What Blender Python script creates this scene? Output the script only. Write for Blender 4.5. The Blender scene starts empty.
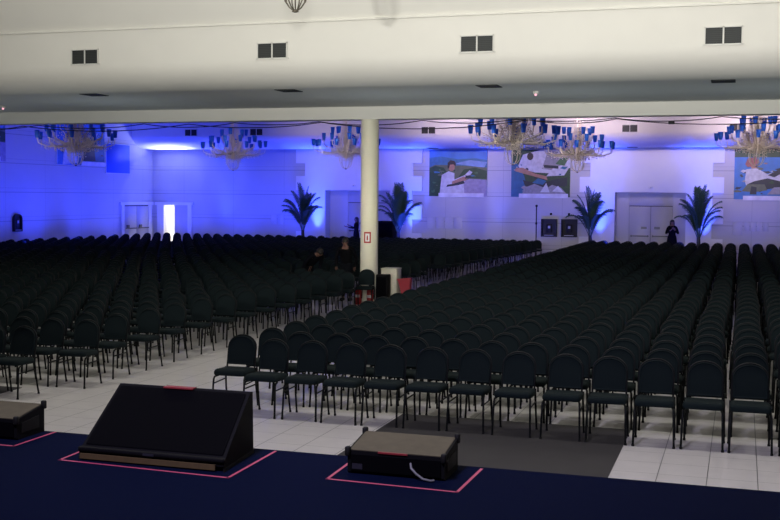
import bpy, math, random
from mathutils import Vector, Matrix
random.seed(7)
PI = math.pi
scene = bpy.context.scene
col = scene.collection

# ------------------------------------------------------------------ camera
F, PSI, TH, RHO, HC = 1112.9, .3058, .0573, .0087, 2.72
cd = bpy.data.cameras.new('camera'); cam = bpy.data.objects.new('camera', cd); col.objects.link(cam)
cd.sensor_width = 36; cd.lens = 36*F/780; cd.clip_end = 300
fwd = Vector((-math.sin(PSI)*math.cos(TH), math.cos(PSI)*math.cos(TH), -math.sin(TH)))
rgt0 = Vector((math.cos(PSI), math.sin(PSI), 0)); up0 = rgt0.cross(fwd)
rgt = rgt0*math.cos(RHO) - up0*math.sin(RHO)*-1*1
rgt = (rgt0*math.cos(RHO) + up0*math.sin(RHO)); up = rgt.cross(fwd)
M = Matrix((rgt, up, -fwd)).transposed().to_4x4(); M.translation = (0, 0, HC)
cam.matrix_world = M
scene.camera = cam

def pix(x, y, z):
    d = Vector((x, y, z-HC)); return d.dot(fwd), 390+F*d.dot(rgt)/max(d.dot(fwd), .01)

# ------------------------------------------------------------------ materials
def mat(name, c, rough=.6, metal=0., var=.08, scale=30., bump=0., bscale=200., emit=None, estr=0., spec=.5, trans=0.):
    m = bpy.data.materials.new(name); m.use_nodes = True
    nt = m.node_tree; b = nt.nodes['Principled BSDF']
    tc = nt.nodes.new('ShaderNodeTexCoord')
    n = nt.nodes.new('ShaderNodeTexNoise'); n.inputs['Scale'].default_value = scale; n.inputs['Detail'].default_value = 3
    nt.links.new(tc.outputs['Object'], n.inputs['Vector'])
    r = nt.nodes.new('ShaderNodeMapRange'); r.inputs['To Min'].default_value = 1-var; r.inputs['To Max'].default_value = 1+var
    nt.links.new(n.outputs['Fac'], r.inputs['Value'])
    mx = nt.nodes.new('ShaderNodeVectorMath'); mx.operation = 'SCALE'; mx.inputs[0].default_value = c[:3]
    nt.links.new(r.outputs['Result'], mx.inputs['Scale']); nt.links.new(mx.outputs['Vector'], b.inputs['Base Color'])
    b.inputs['Roughness'].default_value = rough; b.inputs['Metallic'].default_value = metal
    b.inputs['Specular IOR Level'].default_value = spec
    if trans: b.inputs['Transmission Weight'].default_value = trans
    if bump:
        n2 = nt.nodes.new('ShaderNodeTexNoise'); n2.inputs['Scale'].default_value = bscale
        nt.links.new(tc.outputs['Object'], n2.inputs['Vector'])
        bp = nt.nodes.new('ShaderNodeBump'); bp.inputs['Strength'].default_value = bump; bp.inputs['Distance'].default_value = .002
        nt.links.new(n2.outputs['Fac'], bp.inputs['Height']); nt.links.new(bp.outputs['Normal'], b.inputs['Normal'])
    if emit:
        b.inputs['Emission Color'].default_value = (*emit, 1); b.inputs['Emission Strength'].default_value = estr
    return m

def joints(m, axis_u, pu, ou, pv, ov, w, dark, double=0., wv=None):
    """thin panel joints: axis_u 0 = X/Z wall, 1 = Y/Z wall, 2 = X/Y floor"""
    nt = m.node_tree; b = nt.nodes['Principled BSDF']; L = nt.links
    tc = nt.nodes.new('ShaderNodeTexCoord'); s = nt.nodes.new('ShaderNodeSeparateXYZ'); L.new(tc.outputs['Object'], s.inputs[0])
    U = s.outputs['Y' if axis_u == 1 else 'X']; V = s.outputs['Y' if axis_u == 2 else 'Z']
    def line(o, p, off, w=w):
        a = nt.nodes.new('ShaderNodeMath'); a.operation = 'SUBTRACT'; L.new(o, a.inputs[0]); a.inputs[1].default_value = off
        q = nt.nodes.new('ShaderNodeMath'); q.operation = 'PINGPONG'; L.new(a.outputs[0], q.inputs[0]); q.inputs[1].default_value = p/2
        c = nt.nodes.new('ShaderNodeMath'); c.operation = 'LESS_THAN'; L.new(q.outputs[0], c.inputs[0]); c.inputs[1].default_value = w
        return c.outputs[0]
    ls = [line(U, pu, ou), line(V, pv, ov, wv or w)]
    if double: ls.append(line(V, pv, ov+double))
    acc = ls[0]
    for l in ls[1:]:
        x = nt.nodes.new('ShaderNodeMath'); x.operation = 'MAXIMUM'; L.new(acc, x.inputs[0]); L.new(l, x.inputs[1]); acc = x.outputs[0]
    src = b.inputs['Base Color'].links[0].from_socket
    mix = nt.nodes.new('ShaderNodeMix'); mix.data_type = 'RGBA'
    L.new(acc, mix.inputs[0]); L.new(src, mix.inputs[6]); mix.inputs[7].default_value = (*dark, 1)
    L.new(mix.outputs[2], b.inputs['Base Color'])

m_wall = mat('white_cladding', (.55, .54, .53), .55, var=.03, scale=2)
joints(m_wall, 0, 2.7, .4, 1.18, .39, .005, (.30, .30, .30), .17, .014)
m_wally = mat('white_cladding_side', (.58, .57, .56), .55, var=.03, scale=2)
joints(m_wally, 1, 2.7, .4, 1.18, .39, .005, (.34, .34, .34), .17, .014)
m_plaster = mat('ceiling_plaster', (.78, .77, .72), .8, var=.03, scale=1.5, bump=.1, bscale=40)
m_portal = mat('portal_plaster', (.82, .81, .8), .6, var=.02, scale=3)
m_recess = mat('recess_plaster', (.60, .59, .58), .7, var=.03, scale=3)
m_doorw = mat('door_paint', (.56, .55, .54), .45, var=.03, scale=5)
m_gap = mat('door_gap', (.08, .08, .08), .8)
m_floor = mat('floor_tile', (.60, .575, .56), .32, var=.1, scale=5)
joints(m_floor, 2, .47, .21, .47, .36, .004, (.10, .10, .10), 0., .0026)
m_mat = mat('dark_mat', (.024, .021, .024), .75, var=.25, scale=4, bump=.4, bscale=90)
joints(m_mat, 2, .94, .3, .94, .2, .004, (.02, .02, .02))
m_carpet = mat('navy_carpet', (.0022, .0046, .021), .95, var=.25, scale=60, bump=.7, bscale=500, spec=.03)
m_skirt = mat('stage_skirt', (.01, .012, .03), .9)
m_col = mat('cream_paint', (.80, .77, .62), .5, var=.03)
m_fabric = mat('dark_green_fabric', (.0022, .0085, .0100), .85, var=.2, scale=60, bump=.5, bscale=600, spec=.25)
m_tube = mat('black_tube', (.0035, .0045, .005), .5, spec=.2)
m_vinyl = mat('speaker_black', (.0022, .0022, .0035), .75, var=.2, scale=80, bump=.3, bscale=300, spec=.15)
m_grille = mat('speaker_grille', (.0012, .0012, .0022), .8, var=.4, scale=300, bump=.6, bscale=900, spec=.05)
m_rubber = mat('black_rubber', (.004, .004, .004), .7, spec=.3)
m_ply = mat('bare_plywood', (.075, .062, .032), .75, var=.3, scale=14, bump=.2, bscale=60)
m_strip = mat('tan_strip', (.085, .055, .020), .7, var=.25, scale=30)
m_tape = mat('pink_tape', (.50, .06, .13), .6, var=.08)
m_redtape = mat('red_tape', (.22, .015, .022), .6)
m_badge = mat('badge_grey', (.02, .02, .03), .4)
m_strap = mat('grey_strap', (.16, .16, .17), .5)
m_vent = mat('vent_dark', (.012, .016, .016), .6, var=.3, scale=60)
joints(m_vent, 0, 9., 4.5, .035, 0, .008, (.024, .028, .028))
m_ventf = mat('vent_frame', (.7, .7, .66), .5)
m_cream = mat('crystal_cream', (.86, .78, .68), .3, var=.2, scale=60)
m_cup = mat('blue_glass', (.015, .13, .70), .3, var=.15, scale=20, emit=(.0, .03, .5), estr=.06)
m_wire = mat('chandelier_metal', (.16, .14, .11), .4, .6)
m_cable = mat('black_cable', (.006, .006, .008), .6)
m_palm = mat('palm_leaf', (.045, .10, .07), .55, var=.4, scale=12)
m_trunk = mat('palm_trunk', (.05, .05, .045), .9, var=.4, scale=30)
m_pot = mat('dark_pot', (.02, .02, .02), .6)
m_skin = mat('skin', (.20, .10, .07), .6, var=.08)
m_hair = mat('dark_hair', (.012, .009, .008), .6, var=.3, scale=80)
m_black = mat('black_cloth', (.003, .003, .0045), .95, var=.2, spec=.1)
m_navy = mat('navy_cloth', (.004, .0045, .008), .95, var=.2, spec=.1)
m_jean = mat('dark_trousers', (.005, .006, .009), .95, var=.2, spec=.1)
m_eye = mat('eye', (.02, .015, .012), .2)
m_red = mat('red_paint', (.42, .02, .02), .4)
m_redbin = mat('red_plastic', (.33, .02, .035), .5)
m_white = mat('white_paint', (.8, .8, .78), .5)
m_creambox = mat('cream_laminate', (.60, .57, .45), .5)
m_panelblue = mat('blue_panel', (.05, .16, .62), .5, var=.04)
m_dark = mat('dark_box', (.005, .005, .007), .6, var=.2)
m_pale = mat('pale_unit', (.55, .55, .55), .4)
m_bar = mat('panic_bar', (.10, .10, .12), .35, .3)
m_led = mat('red_led', (.8, .3, .4), .4, emit=(1., .45, .55), estr=1.2)
P = {k: mat('print_'+k, c, .5, var=.4, scale=sc*.8) for k, c, sc in (
    ('sky', (.06, .22, .55), 2), ('hill', (.05, .18, .30), 6), ('lake', (.20, .34, .58), 5), ('bush', (.025, .075, .03), 9),
    ('field', (.12, .15, .09), 6), ('shirt', (.62, .62, .66), 6), ('skin', (.42, .22, .15), 9), ('hair', (.03, .02, .02), 20),
    ('dark', (.02, .03, .04), 10), ('teal', (.02, .14, .26), 5), ('grey', (.30, .30, .32), 10), ('pale', (.60, .62, .66), 8),
    ('green', (.06, .16, .06), 10), ('red', (.32, .10, .10), 8), ('caption', (.75, .75, .78), 3), ('blue', (.04, .20, .52), 4), ('lavender', (.36, .32, .42), 8))}

# ------------------------------------------------------------------ mesh builder
class MB:
    def __init__(s): s.v = []; s.f = []; s.mi = []; s.sm = []; s.mats = []
    def mid(s, m):
        if m not in s.mats: s.mats.append(m)
        return s.mats.index(m)
    def add(s, vs, fs, m, smooth=False, X=None):
        b = len(s.v)
        if X is not None: vs = [X @ Vector(p) for p in vs]
        s.v += [tuple(p) for p in vs]; k = s.mid(m)
        for f in fs: s.f.append([b+i for i in f]); s.mi.append(k); s.sm.append(smooth)
    def quad(s, a, b, c, d, m): s.add([a, b, c, d], [(0, 1, 2, 3)], m)
    def box(s, x0, x1, y0, y1, z0, z1, m, bev=0., X=None):
        if bev <= 0:
            vs = [(x, y, z) for z in (z0, z1) for y in (y0, y1) for x in (x0, x1)]
            s.add(vs, [(0, 2, 3, 1), (4, 5, 7, 6), (0, 1, 5, 4), (1, 3, 7, 5), (3, 2, 6, 7), (2, 0, 4, 6)], m, False, X); return
        # chamfered box: loft of rounded-rect rings
        def ring(z, i):
            a, b, c, d = x0+i, x1-i, y0+i, y1-i; r = bev
            return [(a+r, c, z), (b-r, c, z), (b, c+r, z), (b, d-r, z), (b-r, d, z), (a+r, d, z), (a, d-r, z), (a, c+r, z)]
        rings = [ring(z0, bev*.7), ring(z0+bev*.3, bev*.3), ring(z0+bev, 0), ring(z1-bev, 0), ring(z1-bev*.3, bev*.3), ring(z1, bev*.7)]
        s.loft(rings, m, True, X)
    def loft(s, rings, m, cap=True, X=None, smooth=True, closed=True):
        n = len(rings[0]); vs = [p for r in rings for p in r]; fs = []
        for i in range(len(rings)-1):
            for j in range(n if closed else n-1):
                k = (j+1) % n; fs.append((i*n+j, i*n+k, (i+1)*n+k, (i+1)*n+j))
        s.add(vs, fs, m, smooth, X)
        if cap:
            s.add(rings[0], [tuple(range(n))[::-1]], m, False, X); s.add(rings[-1], [tuple(range(n))], m, False, X)
    def tube(s, pts, r, m, n=8, cap=True, X=None, closed=False):
        pts = [Vector(p) for p in pts]; N = len(pts); rr = r if isinstance(r, (list, tuple)) else [r]*N
        rings = []; u = None
        for i, p in enumerate(pts):
            a = pts[i-1] if i > 0 else p; b = pts[i+1] if i < N-1 else p
            t = (b-a).normalized() if (b-a).length > 1e-9 else Vector((0, 0, 1))
            if u is None: u = t.orthogonal().normalized()
            else:
                u = u - t*u.dot(t); u = u.normalized() if u.length > 1e-6 else t.orthogonal().normalized()
            w = t.cross(u)
            rings.append([p+(u*math.cos(2*PI*k/n)+w*math.sin(2*PI*k/n))*rr[i] for k in range(n)])
        s.loft(rings, m, cap, X, n > 4)
    def lathe(s, prof, m, n=16, c=(0, 0, 0), X=None, cap=True):
        s.loft([[(c[0]+r*math.cos(2*PI*k/n), c[1]+r*math.sin(2*PI*k/n), c[2]+z) for k in range(n)] for r, z in prof], m, cap, X)
    def prism(s, poly, h0, h1, m, axis='y', X=None):
        """poly 2-D, extruded along axis: y -> (u,h,v), x -> (h,u,v), z -> (u,v,h)"""
        g = {'y': lambda u, v, h: (u, h, v), 'x': lambda u, v, h: (h, u, v), 'z': lambda u, v, h: (u, v, h)}[axis]
        n = len(poly); vs = [g(u, v, h0) for u, v in poly]+[g(u, v, h1) for u, v in poly]
        s.add(vs, [tuple(range(n)), tuple(range(n, 2*n))[::-1]]+[(i, i+n, (i+1) % n+n, (i+1) % n) for i in range(n)], m, False, X)
    def sphere(s, c, r, m, n=10, k=7, sc=(1, 1, 1)):
        s.lathe([(max(r*math.sin(PI*i/k), 1e-4)*1, -r*math.cos(PI*i/k)) for i in range(k+1)], m, n, (0, 0, 0),
                Matrix.Translation(c) @ Matrix.Diagonal((*sc, 1)))
    def build(s, name, parent=None, fixn=True):
        me = bpy.data.meshes.new(name); me.from_pydata(s.v, [], s.f)
        for m in s.mats: me.materials.append(m)
        me.polygons.foreach_set('material_index', s.mi); me.polygons.foreach_set('use_smooth', s.sm)
        me.update()
        o = bpy.data.objects.new(name, me); col.objects.link(o)
        if parent: o.parent = parent
        return o

def tag(o, label, cat=None, group=None, kind=None):
    if label: o['label'] = label
    if cat: o['category'] = cat
    if group: o['group'] = group
    if kind: o['kind'] = kind
    return o
def empty(name, loc=(0, 0, 0), rz=0):
    o = bpy.data.objects.new(name, None); o.empty_display_size = .1; col.objects.link(o)
    o.location = loc; o.rotation_euler = (0, 0, rz); return o
def thing(name, label, cat, loc=(0, 0, 0), rz=0, group=None):
    return tag(empty(name, loc, rz), label, cat, group)
def struct(b, name, parent=None):
    o = b.build(name, parent); 
    if not parent: o['kind'] = 'structure'
    return o
kids = {}
def copy_tree(o, parent=None):
    c = o.copy(); col.objects.link(c)
    if parent: c.parent = parent
    for ch in list(o.children): copy_tree(ch, c)
    return c

XL, XR, YB, YF = -28.35, 12., 50., -8.
ZS = 4.94            # soffit height
# ------------------------------------------------------------------ floor, stage
b = MB(); b.quad((XL, YF, 0), (XR, YF, 0), (XR, YB, 0), (XL, YB, 0), m_floor); struct(b, 'floor')
b = MB(); b.box(-14, 8, -5, 6.18, 0, 1.14, m_skirt); b.box(-14.0, 8.0, -5, 6.185, 1.14, 1.17, m_carpet); struct(b, 'floor_stage')
b = MB(); b.box(-3.98, -1.18, 9.2, 13.2, .001, .007, m_mat)
tag(b.build('floor_mat'), 'dark grey mat on white tiles under the front row of chairs', 'mat')
b = MB(); b.box(-12.3, -9.53, 9.2, 13.16, .001, .007, m_mat)
tag(b.build('floor_mat'), 'dark mat corner showing past the cut-off floor monitor', 'mat')

# ------------------------------------------------------------------ walls with openings
def wall_grid(b, u0, u1, z0, z1, holes, put):
    us = sorted({u0, u1, *[h[0] for h in holes], *[h[1] for h in holes]}); zs = sorted({z0, z1, *[h[2] for h in holes], *[h[3] for h in holes]})
    for i in range(len(us)-1):
        for j in range(len(zs)-1):
            cu, cz = (us[i]+us[i+1])/2, (zs[j]+zs[j+1])/2
            if any(h[0] < cu < h[1] and h[2] < cz < h[3] for h in holes): continue
            put(us[i], us[i+1], zs[j], zs[j+1])
def recess(b, x0, x1, z1, d, m, back=True):
    y0, y1 = YB, YB+d
    b.quad((x0, y0, 0), (x0, y1, 0), (x0, y1, z1), (x0, y0, z1), m); b.quad((x1, y0, 0), (x1, y1, 0), (x1, y1, z1), (x1, y0, z1), m)
    b.quad((x0, y0, z1), (x1, y0, z1), (x1, y1, z1), (x0, y1, z1), m); b.quad((x0, y0, 0), (x1, y0, 0), (x1, y1, 0), (x0, y1, 0), m_floor)
    if back: b.quad((x0, y1, 0), (x1, y1, 0), (x1, y1, z1), (x0, y1, z1), m)
D2 = (-27.86, -26.36, 0, 2.18)
PL, PR = (-19.03, -15.77, 0, 2.97), (-5.37, -2.33, 0, 3.0)
b = MB()
wall_grid(b, XL, XR, 0, 8.2, [D2, PL, PR], lambda a, c, d, e: b.quad((a, YB, d), (c, YB, d), (c, YB, e), (a, YB, e), m_wall))
recess(b, PL[0], PL[1], PL[3], .6, m_recess); recess(b, PR[0], PR[1], PR[3], .6, m_recess)
struct(b, 'wall_back')
b = MB()   # lit corridor behind the open door
x0, x1 = -29.5, -24.5
recess(b, *D2[:2], D2[3], .2, m_white, back=False)
for q in (((x0, 50.2, 0), (x1, 50.2, 0), (x1, 53, 0), (x0, 53, 0)), ((x0, 50.2, 2.9), (x1, 50.2, 2.9), (x1, 53, 2.9), (x0, 53, 2.9)),
          ((x0, 53, 0), (x1, 53, 0), (x1, 53, 2.9), (x0, 53, 2.9)), ((x0, 50.2, 0), (x0, 53, 0), (x0, 53, 2.9), (x0, 50.2, 2.9)),
          ((x1, 50.2, 0), (x1, 53, 0), (x1, 53, 2.9), (x1, 50.2, 2.9)),
          ((x0, 50.2, 0), (D2[0], 50.2, 0), (D2[0], 50.2, 2.9), (x0, 50.2, 2.9)), ((D2[1], 50.2, 0), (x1, 50.2, 0), (x1, 50.2, 2.9), (D2[1], 50.2, 2.9)),
          ((D2[0], 50.2, 2.18), (D2[1], 50.2, 2.18), (D2[1], 50.2, 2.9), (D2[0], 50.2, 2.9))): b.quad(*q, m_white)
struct(b, 'wall_corridor')
b = MB(); b.quad((XL, YF, 0), (XL, YB, 0), (XL, YB, 9.4), (XL, YF, 9.4), m_wally); struct(b, 'wall_left')
b = MB(); b.quad((XR, YF, 0), (XR, YB, 0), (XR, YB, 9.4), (XR, YF, 9.4), m_wally); struct(b, 'wall_right')
b = MB(); b.quad((XL, YF, 0), (XR, YF, 0), (XR, YF, 9.4), (XL, YF, 9.4), m_skirt); struct(b, 'wall_front')
# plaster bulkheads: profile in (Y,Z) swept along X
def sweep(name, prof, m):
    b = MB(); b.loft([[(XL, y, z) for y, z in prof], [(XR, y, z) for y, z in prof]], m, False, None, True, False)
    return struct(b, name)
def cove(y, s, a, bz, n=14):      # vertical face at y turning into the soffit
    return [(y+s*a*(1-math.cos(PI/2*i/n)), ZS+bz*(1-math.sin(PI/2*i/n))) for i in range(n+1)]
near = [(21., 6.19)]+cove(21., 1, .75, .55)+[(26.45, ZS)]
sweep('ceiling_bulkhead', near, m_plaster)
b = MB(); b.box(XL, XR, 20.94, 21.06, 6.185, 6.215, m_plaster); struct(b, 'trim_1')
slope = [(21.0, 6.215), (20.3, 7.6), (15., 9.4), (YF, 9.4)]
b = MB(); b.loft([[(XL, y, z) for y, z in slope], [(XR, y, z) for y, z in slope]], m_plaster, False, None, False, False); struct(b, 'ceiling_near')
sweep('ceiling_bulkhead', [(26.85, ZS)]+[(31.0-.75*0-(0), ZS)][:0]+[(y, z) for y, z in reversed(cove(31.6, -1, .75, .55))]+[(31.6, 6.2)], m_plaster)
far = [(48., 6.2)]+cove(48., 1, 1.3, .6)+[(50., ZS)]
sweep('ceiling_bulkhead', far, m_plaster)
b = MB(); pts = [(31.6, 6.2), (35, 8.), (45, 8.), (48., 6.2)]
b.loft([[(XL, y, z) for y, z in pts], [(XR, y, z) for y, z in pts]], m_plaster, False, None, False, False); struct(b, 'ceiling_far')
b = MB(); b.box(XL, XR, 26.4, 26.9, 4.63, ZS+.02, m_plaster); struct(b, 'beam')
b = MB(); b.lathe([(.225, 0), (.225, 4.63)], m_col, 32, (-8.97, 26.65, 0)); struct(b, 'column')
# quoined portals
def portal(x0, x1, hx0, hx1, hz):
    b = MB(); i = .47
    zs = [0, .35, 1.0, 1.65, 2.33, 2.98, 3.65, 4.27, ZS-.01]
    for k in range(8):
        w = k % 2 == 1; a, c = (x0, x1) if w else (x0+i, x1-i)
        z0, z1 = zs[k], zs[k+1]
        if z1 <= hz+.02:
            b.box(a, hx0, YB-.12, YB+.002, z0, z1, m_portal); b.box(hx1, c, YB-.12, YB+.002, z0, z1, m_portal)
        elif z0 < hz:
            b.box(a, hx0, YB-.12, YB+.002, z0, z1, m_portal); b.box(hx1, c, YB-.12, YB+.002, z0, z1, m_portal); b.box(hx0, hx1, YB-.12, YB+.002, hz, z1, m_portal)
        else: b.box(a, c, YB-.12, YB+.002, z0, z1, m_portal)
    return b
struct(portal(-20.53, -14.22, PL[0], PL[1], 2.98), 'trim_2'); struct(portal(-6.93, -.77, PR[0], PR[1], 2.98), 'trim_3')

# ------------------------------------------------------------------ doors
def door_pair(name, x0, x1, z1, ztop, y):
    d = empty(name); d['kind'] = 'structure'; b = MB()
    b.box(x0-.06, x0, y-.04, y, 0, ztop, m_doorw); b.box(x1, x1+.06, y-.04, y, 0, ztop, m_doorw); b.box(x0, x1, y-.04, y, ztop-.05, ztop, m_doorw)
    b.build('door_frame', d); c = (x0+x1)/2
    b = MB(); b.box(x0, x1, y-.03, y, z1+.03, ztop-.05, m_doorw, .01); b.build('transom_panel', d)
    b = MB(); b.box(x0, x1, y-.012, y-.005, 0, ztop-.05, m_gap); b.build('backing', d)
    for a, e in ((x0+.01, c-.008), (c+.008, x1-.01)):
        b = MB(); b.box(a, e, y-.035, y-.013, .01, z1, m_doorw, .006); l = b.build('door_leaf', d)
        b = MB(); b.box(a+.06, e-.06, y-.10, y-.07, 1.02, 1.07, m_bar); b.box(a+.08, a+.12, y-.07, y-.03, 1.0, 1.09, m_bar); b.box(e-.12, e-.08, y-.07, y-.03, 1.0, 1.09, m_bar)
        tag(b.build('panic_bar', l), 'dark panic bar')
        h = MB(); k = e-.4 if a < c-.2 else a+.15
        h.box(k, k+.25, y-.055, y-.035, 1.36, 1.46, m_bar); h.build('handle_plate', l)
    return d
door_pair('door_3', -18.1, -16.1, 2.38, 2.93, YB+.599); door_pair('door_4', -4.8, -2.92, 2.36, 2.95, YB+.599)
# door_1 in the left wall
d = empty('door_1'); d['kind'] = 'structure'
b = MB()
b.box(XL, XL+.07, 46.95, 47.17, 0, 2.3, m_portal); b.box(XL, XL+.07, 49.5, 49.75, 0, 2.3, m_portal); b.box(XL, XL+.09, 46.8, 49.9, 2.18, 2.33, m_portal); b.build('door_frame', d)
b = MB(); b.box(XL+.001, XL+.01, 47.17, 49.5, 0, 2.18, m_gap); b.build('backing', d)
for y0, y1 in ((47.18, 48.32), (48.35, 49.49)):
    b = MB(); b.box(XL+.01, XL+.04, y0, y1, .01, 2.12, m_doorw, .006); l = b.build('door_leaf', d)
    b = MB(); b.box(XL+.08, XL+.11, y0+.08, y1-.08, 1.03, 1.08, m_bar); b.box(XL+.04, XL+.1, y0+.2, y0+.4, 1.05, 1.22, m_bar); tag(b.build('panic_bar', l), 'dark panic bar')
# door_2 in the back wall: one leaf open to a bright corridor
d = empty('door_2'); d['kind'] = 'structure'
b = MB(); b.box(D2[0]-.22, D2[0]+.15, YB-.07, YB, 0, 2.2, m_portal); b.box(D2[1]-.02, D2[1]+.2, YB-.07, YB, 0, 2.2, m_portal); b.box(D2[0]-.35, D2[1]+.3, YB-.09, YB, 2.18, 2.33, m_portal); b.build('door_frame', d)
b = MB(); b.box(-27.16, D2[1]+.02, YB+.01, YB+.06, .01, 2.2, m_doorw, .006); b.build('door_leaf', d)
b = MB(); b.box(D2[0]+.0, D2[0]+.04, YB+.2, YB+.9, .01, 2.15, m_doorw, .006); tag(b.build('door_leaf', d), 'leaf standing open into the corridor')

# ------------------------------------------------------------------ vents
def wall_vent(x, y, z, label):
    t = thing('air_vent', label, 'vent', (x, y, z), 0, 'air vents on the ceiling bulkheads')
    b = MB(); w, h = .33, .165
    for q in ((-w, w, h-.02, h), (-w-.03, w+.03, -h-.01, -h+.02), (-w, -w+.02, -h, h), (w-.02, w, -h, h), (-.014, .014, -h, h)):
        b.box(q[0], q[1], -.03, -.001, q[2], q[3], m_ventf)
    b.build('frame', t)
    for a, c in ((-w+.02, -.014), (.014, w-.02)):
        b = MB(); b.box(a, c, -.015, -.002, -h+.02, h-.02, m_vent); b.build('grille', t)
for x, s in ((-13.53, 'first from the left over the blue wall'), (-9.17, 'second from the left, next to the hanging basket'), (-4.92, 'third from the left, above the middle banner'), (-.4, 'last on the right')):
    wall_vent(x, 21., 5.645, 'two-panel vent, near white bulkhead, '+s)
for x, s in ((-25.16, 'beside the glowing corner'), (-21.76, 'right of the second chandelier'), (-13.41, 'just right of the column'), (-4.6, 'above the doors by the small pair of palms'), (-.25, 'behind the last chandelier')):
    wall_vent(x, 48., 5.66, 'small two-panel vent, far bulkhead, '+s)
def soffit_vent(x, y, label):
    t = thing('soffit_vent', label, 'vent', (x, y, ZS), 0, 'slot vents in the soffits')
    b = MB(); b.box(-.22, .22, -.26, .26, -.012, -.001, m_vent); b.build('frame', t)
    b = MB(); b.box(-.2, .2, -.24, .24, -.016, -.012, m_vent); b.build('grille', t)
for x, s in ((-13.95, 'leftmost, below the first wall vent'), (-9.23, 'below the second wall vent'), (-4.9, 'below the third wall vent'), (-.4, 'below the last wall vent')): soffit_vent(x, 22.0, 'dark slot vent in the near soffit, '+s)
for x, s in ((-13.63, 'above the man banner'), (-9.04, 'above the middle banner'), (-4.63, 'above the right doors')): soffit_vent(x, 49.5, 'dark slot vent in the far soffit, '+s)
def detector(x, y, label):
    t = thing('ceiling_sensor', label, 'sensor', (x, y, ZS))
    b = MB(); b.lathe([(.07, -.001), (.07, -.03), (.045, -.06), (.01, -.065)], m_ventf, 14); b.build('body', t)
    b = MB(); b.sphere((0, -.03, -.07), .028, m_led); tag(b.build('lamp', t), 'small pinkish red lamp')
detector(-4.19, 23.35, 'small sensor with red lamp on the near soffit, centre'); detector(-18.1, 24.36, 'small red-lit sensor on the near soffit at the far left')
for x, s in ((-17.58, 'doors beside the column'), (-3.83, 'doors by the two right palms')):
    t = thing('mounted_light', 'small white emergency light above the '+s, 'light', (x, YB-.12, 3.19))
    b = MB(); b.box(-.09, .09, -.06, 0, -.05, .05, m_white, .01); b.build('body', t)
    b = MB(); b.sphere((0, -.065, 0), .03, m_pale); b.build('lens', t)

# ------------------------------------------------------------------ banners
def banner(name, label, M, w, h, shapes, cap, name_detail=True):
    t = thing(name, label, 'banner'); t.matrix_world = M
    b = MB(); b.box(0, w, 0, .05, 0, h, m_white); b.build('panel', t)
    b = MB(); e = -.002
    rb = random.Random(len(shapes)*7+int(w*100)); base = list(shapes)
    for q in range(34):
        k = rb.choice([k for k, _ in shapes[1:]] if name_detail else ['bush', 'field', 'hill', 'green']); cx, cy = rb.uniform(.05, .95), rb.uniform(.1, .72 if name_detail else .58); r = rb.uniform(.012, .045)
        base.insert(rb.randint(3, max(4, len(base)-3)) if name_detail else 6+q, (k, [(cx+r*rb.uniform(.4, 1.9)*math.cos(a), cy+r*rb.uniform(.3, 1.1)*math.sin(a)) for a in [2*PI*i/9 for i in range(9)]]))
    for i, (k, pl) in enumerate(base):
        y = e-.0003*i; b.add([(u*w, y, v*h) for u, v in pl], [tuple(range(len(pl)))], P[k])
    b.build('print', t)
    if cap:
        b = MB(); b.box(cap[0]*w, cap[1]*w, -.05, -.02, cap[2]*h, cap[3]*h, P['caption']); b.build('caption_strip', t)
def ell(cx, cy, rx, ry, n=14, a0=0): return [(cx+rx*math.cos(2*PI*i/n+a0), cy+ry*math.sin(2*PI*i/n+a0)) for i in range(n)]
full = [(0, 0), (1, 0), (1, 1), (0, 1)]
s1 = [('sky', full), ('hill', [(0, .62), (1, .6), (1, .78), (.8, .82), (.5, .80), (.2, .86), (0, .83)]), ('lake', [(.45, .70), (.95, .62), (1, .74), (.7, .78), (.55, .74)]),
      ('field', [(0, 0), (1, 0), (1, .62), (.6, .66), (.1, .68), (0, .62)]), ('bush', [(0, 0), (.3, 0), (.32, .5), (.25, .62), (.1, .66), (0, .6)]),
      ('bush', [(.5, .4), (1, .38), (1, .55), (.8, .62), (.6, .58)]), ('lavender', [(.55, 0), (1, 0), (1, .36), (.7, .38), (.55, .3)]),
      ('shirt', [(.18, .0), (.62, .0), (.6, .3), (.66, .40), (.62, .46), (.44, .36), (.44, .5), (.34, .54), (.22, .46)]),
      ('skin', ell(.39, .63, .055, .09)), ('hair', [(.32, .60), (.32, .72), (.37, .78), (.44, .76), (.465, .70), (.455, .65), (.42, .69), (.36, .68), (.345, .6)]), ('skin', [(.56, .36), (.68, .48), (.73, .47), (.62, .33)]),
      ('skin', [(.4, .24), (.6, .34), (.64, .4), (.6, .43), (.4, .32)]), ('dark', [(.3, .2), (.5, .24), (.62, .28), (.6, .34), (.42, .27), (.32, .25)]), ('pale', [(.62, .46), (.7, .56), (.75, .52), (.7, .44)]), ('dark', [(.62, .38), (.72, .4), (.72, .46), (.64, .44)])]
banner('wall_banner', 'photo banner of a man in a pale shirt before green hills, on the back wall', Matrix.Translation((-13.89, 49.94, 2.74)), 2.74, 2.13, s1, (.17, .95, -.02, .07), False)
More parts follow.
